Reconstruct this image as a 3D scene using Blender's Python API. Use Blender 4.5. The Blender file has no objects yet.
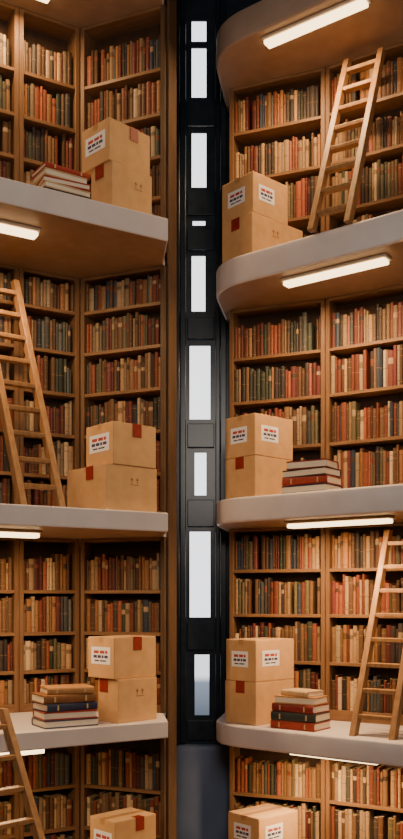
import bpy, bmesh, math, random
from mathutils import Vector, Matrix
random.seed(7)
EYE=3.1   # eye height above ground floor
F=900.0
scene=bpy.context.scene
COL=scene.collection
def rad(a): return math.radians(a)
# ------------------------------------------------------------ materials
def new_mat(name):
    m=bpy.data.materials.new(name); m.use_nodes=True
    nt=m.node_tree; b=nt.nodes['Principled BSDF']
    return m,nt,b
def noise_mat(name,c1,c2,scale=(4,4,4),ns=3.0,rough=.6,bump=.0,detail=4,spec=.3):
    m,nt,b=new_mat(name)
    tc=nt.nodes.new('ShaderNodeTexCoord'); mp=nt.nodes.new('ShaderNodeMapping')
    mp.inputs['Scale'].default_value=scale
    n=nt.nodes.new('ShaderNodeTexNoise'); n.inputs['Scale'].default_value=ns; n.inputs['Detail'].default_value=detail
    r=nt.nodes.new('ShaderNodeValToRGB')
    r.color_ramp.elements[0].position=.3; r.color_ramp.elements[1].position=.7
    r.color_ramp.elements[0].color=(*c1,1); r.color_ramp.elements[1].color=(*c2,1)
    nt.links.new(tc.outputs['Object'],mp.inputs['Vector']); nt.links.new(mp.outputs['Vector'],n.inputs['Vector'])
    nt.links.new(n.outputs['Fac'],r.inputs['Fac']); nt.links.new(r.outputs['Color'],b.inputs['Base Color'])
    b.inputs['Roughness'].default_value=rough
    b.inputs['Specular IOR Level'].default_value=spec
    if bump>0:
        bp=nt.nodes.new('ShaderNodeBump'); bp.inputs['Strength'].default_value=bump; bp.inputs['Distance'].default_value=.01
        nt.links.new(n.outputs['Fac'],bp.inputs['Height']); nt.links.new(bp.outputs['Normal'],b.inputs['Normal'])
    return m
def emis_mat(name,col,st,base=None):
    m,nt,b=new_mat(name)
    b.inputs['Base Color'].default_value=(*(base or col),1)
    b.inputs['Emission Color'].default_value=(*col,1); b.inputs['Emission Strength'].default_value=st
    b.inputs['Roughness'].default_value=.4
    return m
M_wood =noise_mat('oak_wood',(.165,.084,.037),(.27,.142,.062),(1.5,6,14),2.0,.45,.15)
M_woodh=noise_mat('oak_wood_vertical_grain',(.145,.074,.034),(.235,.122,.055),(14,6,1.2),2.0,.45,.15)
M_woodd=noise_mat('darkened_oak_end_panel',(.075,.042,.022),(.12,.068,.036),(14,6,1.2),2.0,.5,.15)  # oak darkened in colour to tone down the fill light on this end
M_back =noise_mat('shade_darkened_oak_back',(.035,.016,.008),(.055,.026,.012),(10,4,1.5),2.0,.7,.1)  # oak darkened in colour to deepen the shade behind the books
M_slab =noise_mat('smooth_plaster',(.68,.60,.56),(.75,.67,.63),(2,2,2),2.0,.5,.04)
M_under=noise_mat('shade_brown_soffit',(.32,.215,.14),(.39,.265,.18),(2,2,2),3.0,.45,.05)  # underside brown carries the slab's warm shade in its colour
M_card =noise_mat('cardboard',(.61,.35,.145),(.69,.405,.175),(3,3,3),3.0,.8,.03,2)
M_card2=noise_mat('cardboard_flap',(.70,.42,.19),(.76,.47,.22),(3,3,3),3.0,.8,.03,2)
M_tape =noise_mat('packing_tape',(.49,.27,.11),(.54,.30,.125),(3,3,3),4.0,.3,.0)
M_red  =noise_mat('red_tape',(.25,.020,.010),(.32,.032,.016),(5,5,5),4.0,.5,.0)
M_label=noise_mat('label_paper',(.90,.89,.88),(.95,.94,.93),(5,5,5),4.0,.6,.0)
M_inkr =noise_mat('red_ink',(.42,.05,.04),(.50,.08,.06),(5,5,5),4.0,.6)
M_inkd =noise_mat('dark_ink',(.04,.05,.12),(.07,.07,.16),(5,5,5),4.0,.6)
M_brown=noise_mat('brown_ink',(.28,.14,.06),(.32,.16,.07),(5,5,5),4.0,.6)
M_ladder=noise_mat('ladder_wood',(.27,.135,.053),(.40,.215,.09),(14,14,2),2.0,.4,.1)
M_dark =noise_mat('blackened_steel',(.007,.012,.018),(.012,.019,.028),(3,3,3),3.0,.25,.03)
M_dark2=noise_mat('dark_slate_panel',(.011,.018,.028),(.018,.028,.041),(3,3,3),3.0,.25,.03)
M_navy =noise_mat('slate_blue_panel',(.12,.16,.25),(.16,.205,.31),(2,2,1),2.0,.6,.03)
M_wall =noise_mat('brown_wall',(.05,.03,.02),(.07,.045,.03),(2,2,2),3.0,.8,.05)
M_floor=noise_mat('floor_boards',(.12,.065,.03),(.2,.11,.05),(2,12,2),2.0,.4,.1)
M_fix  =noise_mat('fixture_metal',(.55,.45,.33),(.62,.5,.38),(3,3,3),3.0,.4)
M_glow =emis_mat('warm_diffuser',(1,.70,.36),5.0)
M_pane =emis_mat('daylight_pane',(.86,.88,.93),2.4,(.3,.3,.32))
M_page =noise_mat('page_edges',(.80,.67,.49),(.90,.78,.60),(1,1,60),6.0,.8,.1)
M_band =noise_mat('gold_band',(.55,.38,.16),(.65,.46,.2),(1,1,1),6.0,.5,.0)
# frosted pane turning grey-blue towards the bottom: soft vertical change
M_pane2,nt,b=new_mat('half_grey_daylight_pane')
tc=nt.nodes.new('ShaderNodeTexCoord'); sp=nt.nodes.new('ShaderNodeSeparateXYZ'); r=nt.nodes.new('ShaderNodeValToRGB')
nt.links.new(tc.outputs['Generated'],sp.inputs[0]); nt.links.new(sp.outputs['Z'],r.inputs['Fac'])
r.color_ramp.elements[0].position=0; r.color_ramp.elements[0].color=(.07,.09,.12,1)
r.color_ramp.elements[1].position=.66; r.color_ramp.elements[1].color=(.80,.82,.88,1)
e_=r.color_ramp.elements.new(.54); e_.color=(.16,.19,.25,1)
nt.links.new(r.outputs['Color'],b.inputs['Emission Color']); b.inputs['Emission Strength'].default_value=1.9; b.inputs['Base Color'].default_value=(.1,.11,.13,1)
# book cover material driven by colour attribute
M_book,nt,b=new_mat('book_cloth')
at=nt.nodes.new('ShaderNodeAttribute'); at.attribute_name='Col'
tc=nt.nodes.new('ShaderNodeTexCoord'); n=nt.nodes.new('ShaderNodeTexNoise'); n.inputs['Scale'].default_value=30
mr=nt.nodes.new('ShaderNodeMapRange'); mr.inputs['To Min'].default_value=.7; mr.inputs['To Max'].default_value=1.25
mx=nt.nodes.new('ShaderNodeVectorMath'); mx.operation='SCALE'
nt.links.new(tc.outputs['Object'],n.inputs['Vector']); nt.links.new(n.outputs['Fac'],mr.inputs['Value'])
nt.links.new(at.outputs['Color'],mx.inputs[0]); nt.links.new(mr.outputs['Result'],mx.inputs['Scale'])
nt.links.new(mx.outputs['Vector'],b.inputs['Base Color']); b.inputs['Roughness'].default_value=.5
b.inputs['Specular IOR Level'].default_value=.3
# ------------------------------------------------------------ helpers
def link(o): COL.objects.link(o); return o
def mesh_obj(name,verts,faces,mats,parent=None,loc=(0,0,0),rz=0,fm=None,smooth=False,bevel=0,seg=2):
    me=bpy.data.meshes.new(name); me.from_pydata([tuple(v) for v in verts],[],faces)
    for m in (mats if isinstance(mats,(list,tuple)) else [mats]): me.materials.append(m)
    if fm: 
        for p,i in zip(me.polygons,fm): p.material_index=i
    bm=bmesh.new(); bm.from_mesh(me); bmesh.ops.recalc_face_normals(bm,faces=bm.faces)
    if bevel>0:
        bmesh.ops.bevel(bm,geom=list(bm.edges),offset=bevel,segments=seg,profile=.5,affect='EDGES',clamp_overlap=True)
    bm.to_mesh(me); bm.free()
    if smooth:
        for p in me.polygons: p.use_smooth=True
    o=bpy.data.objects.new(name,me); o.location=loc; o.rotation_euler=(0,0,rz)
    link(o)
    if parent: o.parent=parent
    return o
BF=[(0,1,3,2),(4,6,7,5),(0,4,5,1),(2,3,7,6),(0,2,6,4),(1,5,7,3)]
def boxes(bl):
    V=[];Fs=[]
    for (x0,x1,y0,y1,z0,z1) in bl:
        s=len(V)
        for x in (x0,x1):
            for y in (y0,y1):
                for z in (z0,z1): V.append((x,y,z))
        Fs+= [tuple(s+i for i in f) for f in BF]
    return V,Fs
def box_obj(name,bl,mat,**k):
    V,Fs=boxes(bl); return mesh_obj(name,V,Fs,mat,**k)
def empty(name,loc,rz=0):
    o=bpy.data.objects.new(name,None); o.empty_display_size=.1; o.location=loc; o.rotation_euler=(0,0,rz); return link(o)
def top(o,label,cat,group=None):
    o['label']=label; o['category']=cat
    if group: o['group']=group
def struct(o,label,cat):
    o['kind']='structure'; o['label']=label; o['category']=cat
Z=lambda z: z+EYE
# ------------------------------------------------------------ shell
WB=10.4; TOP=7.3
struct(box_obj('floor',[(-3.1,3.4,-3,WB+.2,-.1,0)],M_floor),'dark brown wooden plank floor of the library','floor')
struct(box_obj('ceiling',[(-3.1,3.4,3,WB+.2,Z(TOP),Z(TOP+.1))],M_wall),'dark brown ceiling above the top gallery','ceiling')
struct(box_obj('wall_left',[(-3.1,-2.9,3,WB+.2,0,Z(TOP))],M_wall),'dark brown side wall beside the galleries','wall')
struct(box_obj('wall_right',[(3.2,3.4,3,WB+.2,0,Z(TOP))],M_wall),'dark brown side wall beside the galleries','wall')
# back wall with slit windows
wins=[(20,42,191,207),(47,98,191,207),(132,188,191,207),(220,226,192,206),(255,312,191,206),(345,420,189,211),(452,496,194,207),(531,618,189,211),(654,716,194,210)]
s=WB/F
def px(x): return (x-201.5)*s
def pz(y): return Z((600-y)*s)
cx0,cx1=px(186),px(214)
bl=[(-2.9,cx0,WB,WB+.15,0,Z(TOP)),(cx1,3.2,WB,WB+.15,0,Z(TOP))]
prev=Z(TOP)
for (y0,y1,a,c) in wins:
    bl.append((cx0,cx1,WB,WB+.15,pz(y0),prev)); prev=pz(y1)
    bl.append((cx0,px(a),WB,WB+.15,pz(y1),pz(y0))); bl.append((px(c),cx1,WB,WB+.15,pz(y1),pz(y0)))
bl.append((cx0,cx1,WB,WB+.15,0,prev))
struct(box_obj('wall_back',bl,M_dark2),'dark slate wall with a column of narrow slit windows','wall')
for i,(y0,y1,a,c) in enumerate(wins):
    x0,x1,z0,z1=px(a),px(c),pz(y1),pz(y0)
    t=.008
    w=box_obj('window_%d'%(i+1),[(x0,x0+t,WB+.005,WB+.12,z0,z1),(x1-t,x1,WB+.005,WB+.12,z0,z1),(x0+t,x1-t,WB+.005,WB+.12,z0,z0+t),(x0+t,x1-t,WB+.005,WB+.12,z1-t,z1)],M_dark)
    struct(w,'narrow frosted slit window glowing with white daylight','window')
    box_obj('pane',[(x0+t,x1-t,WB+.02,WB+.03,z0+t,z1-t)],M_pane2 if i==8 else M_pane,parent=w)
k=1
for (a,c,d) in [(175,180,.14),(180.2,186,.08),(215.5,220,.08),(220.2,226,.14)]:
    struct(box_obj('trim_%d'%k,[(px(a),px(c),WB-d,WB,pz(742),Z(TOP))],M_dark,bevel=.008,seg=2),'black steel mullion standing against the window wall','column'); k+=1
for (ya,yb) in [(102,128),(192,216),(230,251),(318,340),(424,448),(500,527),(622,650),(720,740)]:
    struct(box_obj('trim_%d'%k,[(px(187.5),px(214.2),WB-.035,WB,pz(yb),pz(ya))],M_dark2,bevel=.008,seg=2),'dark slate infill panel between the slit windows','panel'); k+=1
# rounded parapet at the foot of the windows
V=[];Fs=[]; N=24; RR_=.345; zt=pz(744)
prof=[(RR_,0),(RR_,zt-.06),(RR_-.008,zt-.03),(RR_-.03,zt-.008),(RR_-.06,zt),(0.02,zt)]
for (r,z) in prof:
    for i in range(N+1):
        an=math.pi*i/N; V.append((-r*math.cos(an),WB-.012-r*.45*math.sin(an)**.5,z))
M1=N+1
for j in range(len(prof)-1):
    for i in range(N): Fs.append((j*M1+i,j*M1+i+1,(j+1)*M1+i+1,(j+1)*M1+i))
o=mesh_obj('trim_%d'%k,V,Fs,M_navy,smooth=True); k+=1
struct(o,'rounded slate blue-grey parapet at the foot of the windows','panel')
# ------------------------------------------------------------ gallery slabs
def slab(name,pts,z0,z1,label,mat=None,bv=.025):
    n=len(pts); V=[(x,y,z0) for x,y in pts]+[(x,y,z1) for x,y in pts]
    Fs=[tuple(range(n)),tuple(range(n,2*n))]+[(i,(i+1)%n,n+(i+1)%n,n+i) for i in range(n)]
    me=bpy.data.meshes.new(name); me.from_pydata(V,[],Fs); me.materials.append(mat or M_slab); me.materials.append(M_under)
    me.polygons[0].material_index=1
    bm=bmesh.new(); bm.from_mesh(me); bmesh.ops.recalc_face_normals(bm,faces=bm.faces)
    ed=[e for e in bm.edges if abs(e.verts[0].co.z-e.verts[1].co.z)<1e-5]
    bmesh.ops.bevel(bm,geom=ed,offset=bv,segments=3,profile=.5,affect='EDGES',clamp_overlap=True)
    for f in bm.faces: f.smooth=(abs(f.normal.z)<.98 and bv>.02)
    bm.to_mesh(me); bm.free()
    o=link(bpy.data.objects.new(name,me)); struct(o,label,'gallery floor'); return o
def lfront(x): return 8.25+.6*(x+.307)
def rfront(x): return 9.16-(x-.158)/1.31
lp=[(-2.9,lfront(-2.9)),(-.307,lfront(-.307)),(-.372,8.79),(-.40,10.395),(-2.9,10.395)]
rc=Vector((.105,rfront(.105))); p0=rc+Vector((.8,-.6))*.38; p2=rc+Vector((.16,1)).normalized()*.38
arc=[((1-t)**2*p0+2*t*(1-t)*rc+t*t*p2) for t in [i/10 for i in range(11)]]
rp=[(3.2,rfront(3.2))]+[tuple(v) for v in arc]+[(.30,10.395),(3.2,10.395)]
LZ=[(5.85,6.1),(3.29,3.50),(.625,.80),(-1.265,-1.11)]
RZ=[(5.60,5.9),(3.17,3.45),(.78,1.03),(-1.48,-1.26)]
M_slabt=noise_mat('shaded_brown_plaster',(.34,.245,.185),(.40,.29,.22),(2,2,2),2.0,.5,.05)  # slab plaster browned and darkened, shade painted into the top slab
for i in range(4):
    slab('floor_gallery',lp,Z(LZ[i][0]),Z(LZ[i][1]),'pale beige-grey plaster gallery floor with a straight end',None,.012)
    slab('floor_gallery',rp,Z(RZ[i][0]),Z(RZ[i][1]),('pale beige-grey' if i else 'shade-browned')+' plaster gallery floor with a rounded end',M_slab if i else M_slabt)
# ------------------------------------------------------------ bookcases & books
DEP=.235; ST=.045; BT=.035
palette=[((.16,.042,.020),'dark red'),((.26,.070,.032),'brick red'),((.10,.047,.021),'dark brown'),((.18,.092,.040),'brown'),
 ((.36,.21,.095),'tan'),((.50,.35,.19),'cream'),((.045,.05,.031),'dark green'),((.033,.042,.060),'navy blue'),((.12,.094,.046),'olive brown'),
 ((.12,.027,.022),'maroon'),((.045,.032,.026),'black-brown'),((.31,.135,.047),'rust orange'),((.08,.08,.068),'slate grey'),((.28,.18,.093),'beige')]
wts=[10,8,11,13,10,5,4,4,6,7,9,8,3,8]
BOOKS=[]
def fill_row(mat,x0,x1,z,hmin,hmax):
    x=x0+.004; base=random.uniform(hmin+.02,hmax-.01)
    while True:
        if random.random()<.16: base=random.uniform(hmin+.03,hmax)
        w=random.choice([.024,.028,.032,.036,.040,.044,.052])*random.uniform(.92,1.08)
        if x+w>x1-.003: break
        h=min(hmax,max(hmin,base+random.uniform(-.035,.035)))
        d=random.uniform(.14,.17)
        if random.random()<.2 and BOOKS: ci=BOOKS[-1]['c']
        else: ci=random.choices(range(len(palette)),wts)[0]
        BOOKS.append(dict(m=mat@Matrix.Translation((x+w/2,.024+random.uniform(0,.020),z)),w=w,h=h,d=d,c=ci,st=random.randint(0,5)))
        x+=w+.0015
        if random.random()<.02: x+=random.uniform(.02,.05)
def bookcase(p,phi,W,z0,z1,boards,hmin,hmax,endmat=None):
    e=empty('bookcase',(p[0],p[1],Z(z0)),rad(phi))
    top(e,'brown oak bookcase filled with old books, standing on the gallery','bookcase','oak bookcases lining the galleries')
    H=z1-z0-.004
    box_obj('side_panel',[(0,ST,0,DEP,0,H)],M_woodh,parent=e,bevel=.003,seg=1)
    box_obj('side_panel',[(W-ST,W,0,DEP,0,H)],endmat or M_woodh,parent=e,bevel=.003,seg=1)
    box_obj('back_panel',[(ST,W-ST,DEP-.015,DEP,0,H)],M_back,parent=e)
    box_obj('cornice',[(ST,W-ST,.004,DEP-.015,H-.03,H)],M_wood,parent=e)
    mat=Matrix.Translation((p[0],p[1],0))@Matrix.Rotation(rad(phi),4,'Z')
    bs=sorted(boards)
    for i,bz in enumerate(bs):
        zz=bz-z0
        lo=zz-BT
        if i==0: lo=0
        box_obj('shelf' if i else 'plinth',[(ST,W-ST,.002,DEP-.015,lo,zz)],M_wood,parent=e,bevel=.003,seg=1)
        nxt=bs[i+1]-BT if i+1<len(bs) else z1-.034
        gap=nxt-bz
        fill_row(mat,ST,W-ST,Z(bz),min(hmin,gap-.1),min(hmax,gap-.03))
def d2(phi): return Vector((math.cos(rad(phi)),math.sin(rad(phi))))
J=Vector((1.297,9.45)); A0=J-d2(-22)*1.07
LPH=30; RPH=-23
LC=Vector((-1.242,9.2)); L1=LC-d2(LPH)*.640; L2=L1-d2(LPH)*.70
RB=[(3.45,5.60,[3.55,4.07,4.58,5.10]),(1.03,3.17,[1.15,1.65,2.16,2.64]),(-1.26,.78,[-1.15,-.65,-.15,.33]),(-3.1,-1.48,[-3.0,-2.58,-2.10])]
LB=[(3.50,5.85,[3.58,3.98,4.38,4.80,5.24]),(.80,3.29,[.88,1.26,1.68,2.10,2.52,2.94]),(-1.11,.625,[-1.03,-.70,-.32,.10]),(-3.1,-1.265,[-3.0,-2.73,-2.31,-1.88])]
for (z0,z1,bd) in RB:
    bookcase(A0,-22,1.068,z0,z1,bd,.28,.42)
    bookcase(J+d2(-31)*.004,-31,1.25,z0,z1,bd,.28,.42)
for (z0,z1,bd) in LB:
    bookcase(LC+d2(RPH)*.004,RPH,.95,z0,z1,bd,.25,.365,M_woodd)
    bookcase(L1,LPH,.636,z0,z1,bd,.25,.365)
    bookcase(L2,LPH,.695,z0,z1,bd,.25,.365)
# continuous darkened oak end board running past every gallery
EB=LC+d2(RPH)*.958
o=box_obj('trim_%d'%k,[(0,.022,.045,DEP-.002,0,Z(TOP))],M_woodd,loc=(EB.x,EB.y,0),rz=rad(RPH),bevel=.004,seg=1); k+=1
struct(o,'tall darkened oak end board running past the galleries','trim')
def book_geo(w,h,d,ci,st):
    r=random.uniform(.6,1.4)
    c=tuple(v*r for v in palette[ci][0])
    bright=sum(c)>.45
    ac=tuple(v*.45 for v in c) if bright else tuple(v*.6+g for v,g in zip(c,(.18,.11,.04)))
    lab=tuple(v*.45 for v in c) if bright else random.choice([(.38,.26,.14),(.18,.05,.025),(.05,.03,.02)])
    prof=[(-w/2,d),(-w/2,.010),(-w*.3,.003),(0,0),(w*.3,.003),(w/2,.010),(w/2,d)]
    if st==0: lv=[(0,c),(.08,ac),(.10,c),(.72,ac),(.74,c),(.88,ac),(.90,c)]
    elif st==1: lv=[(0,c),(.62,ac),(.63,lab),(.78,ac),(.79,c)]
    elif st==2: lv=[(0,c),(.12,ac),(.14,c),(.30,ac),(.31,c),(.86,ac),(.88,c)]
    elif st==3: lv=[(0,c),(.70,lab),(.82,c)]
    else: lv=[(0,c),(.50,ac),(.52,c)]
    zs=[a*h for a,_ in lv]+[h]
    V=[(x,y,z) for z in zs for x,y in prof]; n=7; Fs=[];C=[]
    for k in range(len(lv)):
        for i in range(n):
            j=(i+1)%n; Fs.append((k*n+i,k*n+j,(k+1)*n+j,(k+1)*n+i)); C.append(lv[k][1] if 1<=i<=4 else c)
    Fs.append(tuple(range(n))[::-1]); C.append(c)
    m=(len(zs)-1)*n; Fs.append(tuple(range(m,m+n))); C.append((.36,.26,.15))
    return V,Fs,C
def color_mesh(name,V,Fs,C):
    me=bpy.data.meshes.new(name); me.from_pydata(V,[],Fs); me.materials.append(M_book)
    ca=me.color_attributes.new('Col','FLOAT_COLOR','CORNER')
    buf=[]
    for p,c in zip(me.polygons,C):
        for _ in range(p.loop_total): buf+= [c[0],c[1],c[2],1]
    ca.data.foreach_set('color',buf)
    return me
# ------------------------------------------------------------ cartons
def carton(pl,pc,pr,Y,a,z0,h,lab=(),seal=None,marks=False,label=''):
    kl,kc,kr=[(p-201.5)/F for p in (pl,pc,pr)]
    a=rad(a); Cx=kc*Y
    l=(Cx-kl*Y)/(math.cos(a)+kl*math.sin(a)); r=(kr*Y-Cx)/(math.sin(a)-kr*math.cos(a))
    phi=math.pi/2-a
    R=Vector((math.sin(a),math.cos(a))); L=Vector((-math.cos(a),math.sin(a)))
    c=Vector((Cx,Y))+R*r/2+L*l/2
    X,Yh=r/2,l/2; t=.005; g=.004
    V,Fs=boxes([(-X,X,-Yh,Yh,0,h-t)])
    body=mesh_obj('cardboard_box',V,Fs,M_card,loc=(c.x,c.y,Z(z0)),rz=phi,bevel=.007,seg=2)
    top(body,label,'cardboard box','cardboard boxes on the galleries')
    box_obj('lid_flap',[(-X+.003,X-.003,-Yh+.002,-g,h-t,h-.0005)],M_card2,parent=body,bevel=.0015,seg=1)
    box_obj('lid_flap',[(-X+.003,X-.003,g,Yh-.002,h-t,h-.0005)],M_card2,parent=body,bevel=.0015,seg=1)
    e=.0012
    tw=.035
    box_obj('packing_tape',[(-X-e,X+e,-tw,tw,h-.0005,h),(-X-e,-X,-tw,tw,h-.05,h-.0005),(X,X+e,-tw,tw,h-.05,h-.0005)],M_tape,parent=body)
    def face(f,u0,u1,za,zb,th):
        if f=='R': return (-X+u0*2*X,-X+u1*2*X,-Yh-th,-Yh,za,zb)
        return (-X-th,-X,Yh-u1*2*Yh,Yh-u0*2*Yh,za,zb)
    for (f,u0,u1,v0,v1) in lab:
        box_obj('label',[face(f,u0,u1,v0*h,v1*h,.002)],M_label,parent=body)
        du=u1-u0; dv=(v1-v0)*h
        rb=[];db=[]
        for (row,hh,col,lst) in ((.62,.17,rb,[(.14,.40),(.46,.70),(.74,.86)]),(.36,.16,db,[(.12,.30),(.34,.52),(.56,.66),(.70,.88)]),(.16,.08,db,[(.18,.42),(.47,.78)])):
            for (p,q) in lst:
                col.append(face(f,u0+du*p,u0+du*q,v0*h+dv*row,v0*h+dv*(row+hh),.003))
        box_obj('label_print',db,M_inkd,parent=body); box_obj('label_print',rb,M_inkr,parent=body)
    if seal:
        f,u=seal
        W2=2*(X if f=='R' else Yh); hu=(.048 if f=='R' else .058)/W2
        b1=face(f,u-hu,u+hu,h-.12,h+.0005,.006)
        if f=='R': b2=(b1[0],b1[1],-Yh,-Yh+.07,h-.0004,h+.0005)
        else: b2=(-X,-X+.07,b1[2],b1[3],h-.0004,h+.0005)
        box_obj('red_seal',[b1,b2],M_red,parent=body)
    if marks:
        f,u=marks
        W2=2*(X if f=='R' else Yh); k=.014/W2; zc=h*.62
        ms=[]
        for dx in (-2.2,2.2):
            ms.append(face(f,u+dx*k-.25*k,u+dx*k+.25*k,zc,zc+.03,.0012))
            for j in range(4): ms.append(face(f,u+dx*k-(1.2-.3*j)*k,u+dx*k+(1.2-.3*j)*k,zc+.03+j*.006,zc+.036+j*.006,.0012))
        ms.append(face(f,u-3.6*k,u+3.6*k,zc-.014,zc-.008,.0012))
        box_obj('handling_marks',ms,M_brown,parent=body)
    return c
LF=('L',.14,.86,.34,.76)
T1='brown cardboard box with one printed label, on another box'
T2='brown cardboard box with arrow marks, under another box'
T3='brown cardboard box with two printed labels, on another box'
T4='brown cardboard box with red tape tab, under another box'
# left stacks
carton(91,112,152,8.05,45,3.50,.445,seal=('L',.42),marks=('R',.65),label=T2)
carton(82,109,150,8.06,45,3.947,.385,lab=[LF],seal=('R',.60),label=T1)
carton(67,106,157,8.02,50,.80,.42,seal=('L',.60),marks=('R',.55),label=T2)
carton(86,113,156,8.06,50,1.222,.385,lab=[LF],seal=('R',.55),label=T1)
carton(98,118,157,8.07,46,-1.11,.395,seal=('L',.30),marks=('R',.55),label=T2)
carton(88,114,156,8.07,46,-.713,.375,lab=[LF],seal=('R',.55),label=T1)
carton(88,115,157,8.05,46,-3.1,.56,seal=('L',.5),marks=('R',.6),label=T2)
carton(90,115,156,8.06,46,-2.538,.545,lab=[('L',.16,.88,.48,.80)],seal=('R',.6),label=T1)
# right stacks
LR=('L',.20,.74,.34,.72); RR=('R',.16,.60,.36,.74)
carton(222,252,303,8.955,49,3.45,.42,seal=('L',.46),marks=('R',.45),label=T4)
carton(222,253,288,8.97,48,3.872,.41,lab=[LR,RR],label=T3)
carton(225,255,293,8.98,48,1.03,.42,seal=('L',.5),label=T4)
carton(225,255,293,8.98,48,1.452,.42,lab=[LR,RR],label=T3)
carton(225,256,294,9.0,45,-1.26,.435,seal=('L',.5),label=T4)
carton(226,256,294,9.0,45,-.823,.42,lab=[LR,RR],label=T3)
carton(227,258,298,8.98,48,-3.1,.46,seal=('L',.5),label=T4)
carton(228,259,298,8.98,48,-2.638,.45,lab=[('L',.20,.74,.44,.80),('R',.16,.60,.44,.80)],label=T3)
# ------------------------------------------------------------ stacked flat books
def stack(cx,cy,phi,z0,books,where):
    z=z0
    for (L,W,T,c,cn,dphi,ox,oy,flip) in books:
        r=rad(phi+dphi)+(math.pi if flip else 0)
        ax=Vector((math.cos(rad(phi)),math.sin(rad(phi)))); ay=Vector((-ax.y,ax.x))
        p=Vector((cx,cy))+ax*ox+ay*oy
        b=.011; X=L/2; y0=-W/2; y1=W/2
        V,Fs=boxes([(-X,X,y0+.012,y1,0,b),(-X,X,y0+.012,y1,T-b,T)])
        n=7; s0=len(V)
        for x in (-X,X):
            for i in range(n):
                an=math.pi*i/(n-1); V.append((x,y0+.012-.014*math.sin(an),T/2-T/2*math.cos(an)))
            for i in range(n):
                an=math.pi*(n-1-i)/(n-1); V.append((x,y0+.020-.014*math.sin(an),T/2-(T/2-b)*math.cos(an)))
        m=2*n
        for i in range(m):
            j=(i+1)%m; Fs.append((s0+i,s0+j,s0+m+j,s0+m+i))
        for base in (s0,s0+m):
            for i in range(n-1): Fs.append((base+i,base+i+1,base+m-2-i,base+m-1-i))
        me=color_mesh('book',V,Fs,[c]*len(Fs))
        o=bpy.data.objects.new('book',me); o.location=(p.x,p.y,Z(z)); o.rotation_euler=(0,0,r); link(o)
        top(o,cn+' hardback book lying flat in a pile '+where,'book','piled hardback books')
        box_obj('pages',[(-X+.005,X-.005,y0+.022,y1-.005,b,T-b)],M_page,parent=o)
        for sx in (-1,1):
            xa,xb=sorted((sx*X*.56,sx*X*.62))
            box_obj('spine_band',[(xa,xb,y0-.0045,y0-.001,T*.2,T*.8)],M_band,parent=o)
        z+=T+.0005
RED=((.38,.05,.028),'red'); NAVY=((.035,.045,.085),'navy'); TAN=((.50,.25,.09),'tan'); BRN=((.26,.11,.04),'brown')
BLU=((.06,.08,.12),'blue'); GRN=((.045,.05,.045),'green-black'); DRK=((.05,.035,.035),'black-brown'); MAR=((.25,.03,.025),'maroon'); CRM=((.58,.40,.21),'cream')
stack(-1.24,7.96,31,3.50,[(.44,.30,.05,*DRK,0,0,0,1),(.43,.29,.055,*CRM,3,.0,0,1),(.42,.28,.055,*RED,-5,.01,0,1),(.40,.27,.06,*CRM,2,-.01,0,1),(.43,.29,.05,*RED,4,.0,.01,0)],'beside cardboard boxes')
stack(-1.213,7.99,31,-1.11,[(.50,.33,.07,*BLU,0,0,0,1),(.49,.32,.07,*RED,-3,.0,0,1),(.48,.31,.07,*NAVY,4,0,0,0),(.49,.31,.075,*BRN,0,-.01,0,0),(.42,.29,.06,*TAN,-8,.02,0,0)],'beside cardboard boxes')
stack(1.074,8.76,-37,1.03,[(.49,.33,.075,*NAVY,0,0,0,1),(.48,.32,.08,*RED,3,0,0,0),(.48,.31,.075,*DRK,-3,0,0,1),(.42,.30,.08,*MAR,6,.01,0,1)],'in front of bookshelves')
stack(.975,8.86,-37,-1.26,[(.49,.33,.08,*RED,0,0,0,0),(.49,.32,.085,*GRN,3,0,0,0),(.47,.31,.08,*MAR,-2,0,0,0),(.44,.30,.075,*TAN,4,.01,0,1),(.34,.25,.055,*CRM,-10,.02,0,0)],'in front of bookshelves')
# ------------------------------------------------------------ ladders
def ladder(fx,fy,phi,w,Ln,z0,z1,n,label):
    e=empty('ladder',(fx,fy,Z(z0)),rad(phi)); top(e,label,'ladder','wooden library ladders')
    H=z1-z0; rw=.058; rd=.095
    for x0 in (0,w-rw):
        V=[]
        for (z,o) in ((0,0),(H,Ln)):
            for x in (x0,x0+rw):
                for y in (o-rd/2,o+rd/2): V.append((x,y,z))
        Fs=[(0,1,3,2),(4,6,7,5),(0,4,5,1),(2,3,7,6),(0,2,6,4),(1,5,7,3)]
        mesh_obj('rail',V,Fs,M_ladder,parent=e,bevel=.006,seg=2)
    for i in range(n):
        t=(i+.75)/(n+.35); y=Ln*t; z=H*t
        box_obj('rung',[(rw-.001,w-rw+.001,y-.04,y+.04,z-.02,z+.02)],M_ladder,parent=e,bevel=.006,seg=2)
ladder(-1.545,7.62,35,.42,1.0,.80,3.07,9,'wooden ladder leaning against tall bookshelves')
ladder(-1.115,6.355,45,.45,1.19,-3.1,-.90,9,'wooden ladder leaning against the gallery edge')
ladder(1.005,8.43,-31,.42,.90,3.45,5.50,8,'wooden ladder leaning on the upper gallery bookcase')
ladder(1.39,8.38,-36,.45,.78,-1.26,.70,8,'wooden ladder leaning on the lower gallery bookcase')
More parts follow.
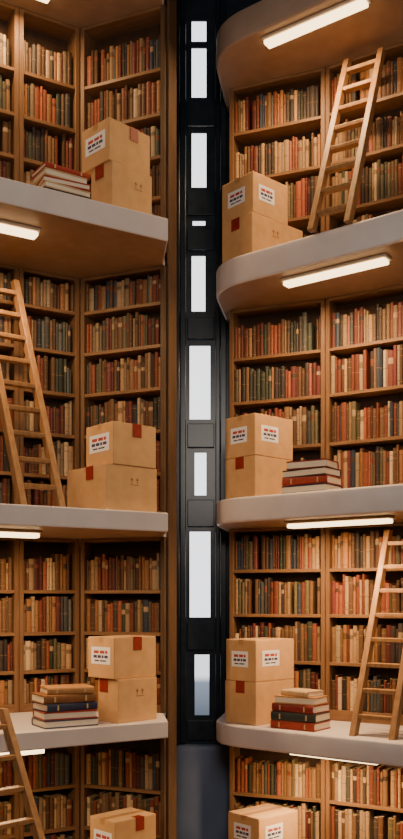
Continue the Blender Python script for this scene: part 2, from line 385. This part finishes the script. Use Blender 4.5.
# ------------------------------------------------------------ light fixtures
def fixture(cx,cy,phi,zc,L,W,hang,power):
    e=box_obj('ceiling_light',[(-L/2,L/2,-W/2,W/2,-hang,0)],M_fix,loc=(cx,cy,Z(zc)),rz=rad(phi),bevel=.012,seg=3)
    top(e,'long slim warm-white strip light fixed under the gallery','ceiling light','strip lights under the galleries')
    box_obj('diffuser',[(-L/2+.02,L/2-.02,-W/2+.02,W/2-.02,-hang-.040,-hang+.001)],M_glow,parent=e,bevel=.012,seg=3)
    ld=bpy.data.lights.new('lamp','AREA'); ld.shape='RECTANGLE'; ld.size=L-.08; ld.size_y=W-.09; ld.energy=power; ld.color=(1,.63,.31)
    lo=bpy.data.objects.new('lamp',ld); lo.location=(0,0,-hang-.045); link(lo); lo.parent=e
PW=72
fixture(1.09,8.68,-36,5.60,1.13,.15,.03,PW)
fixture(1.27,8.60,-36,3.17,1.12,.15,.03,PW)
fixture(1.31,8.62,-36,.78,1.12,.15,.03,PW)
fixture(1.29,8.76,-37,-1.48,1.0,.14,.03,55)
fixture(-1.86,8.46,31,5.85,.95,.14,.03,38)
fixture(-1.86,7.78,31,3.29,.95,.15,.03,52)
fixture(-1.86,7.85,31,.625,.95,.15,.03,38)
fixture(-1.80,7.76,31,-1.265,.95,.15,.05,18)
# ------------------------------------------------------------ hall fill lighting
def area(loc,target,size,sy,e,col):
    ld=bpy.data.lights.new('hall_fill','AREA'); ld.shape='RECTANGLE'; ld.size=size; ld.size_y=sy; ld.energy=e; ld.color=col
    o=link(bpy.data.objects.new('hall_fill',ld)); o.location=loc
    o.rotation_euler=(Vector(target)-Vector(loc)).to_track_quat('-Z','Y').to_euler()
area((0.3,-.5,Z(3.4)),(0,9,Z(2.0)),2,3,260,(1,.88,.78))  # fill lamp added behind the camera to brighten the galleries
w=bpy.data.worlds.new('World'); scene.world=w; w.use_nodes=True
bg=w.node_tree.nodes['Background']; bg.inputs['Color'].default_value=(1,.82,.66,1); bg.inputs['Strength'].default_value=.06
# ------------------------------------------------------------ camera
cd=bpy.data.cameras.new('camera'); cam=link(bpy.data.objects.new('camera',cd))
cam.location=(0,0,EYE); cam.rotation_euler=(rad(90),0,0)
cd.sensor_fit='AUTO'; cd.sensor_width=36; cd.lens=36*F/839; cd.shift_y=180.5/839
cd.clip_end=100
scene.camera=cam
# ------------------------------------------------------------ shelved books: nearest visible ones as single objects
bpy.context.view_layer.update()
dg=bpy.context.evaluated_depsgraph_get()
eye=Vector((0,0,EYE))
def proj(v): return (201.5+v.x/v.y*F, 600-(v.z-EYE)/v.y*F)
def score(b):
    v=b['m']@Vector((0,0,b['h']/2)); x,y=proj(v)
    if not(3<x<400 and 3<y<836): return 99
    vis=0
    for f in (.25,.75):
        q=b['m']@Vector((0,-.004,b['h']*f)); d=q-eye
        hit,*_=scene.ray_cast(dg,eye,d.normalized(),distance=d.length-.01)
        vis+=(not hit)
    if vis<2: return 99
    return v.y-(b['w']*3+b['h'])*2
for b_ in BOOKS: b_['s']=score(b_)
BOOKS.sort(key=lambda b_:b_['s'])
V2=[];F2=[];C2=[]
for i,bk in enumerate(BOOKS):
    V,Fs,C=book_geo(bk['w'],bk['h'],bk['d'],bk['c'],bk['st'])
    if i<281:
        o=bpy.data.objects.new('book',color_mesh('book',V,Fs,C)); o.matrix_world=bk['m']; link(o)
        top(o,palette[bk['c']][1]+' cloth-bound book standing upright on an oak shelf','book','books on the oak shelves')
    else:
        s0=len(V2); V2+= [tuple(bk['m']@Vector(v)) for v in V]; F2+= [tuple(s0+j for j in f) for f in Fs]; C2+=C
o=link(bpy.data.objects.new('shelved_books',color_mesh('shelved_books',V2,F2,C2)))
o['kind']='stuff'; top(o,'rows of old brown, red and tan books filling the shelves','books','books on the oak shelves')
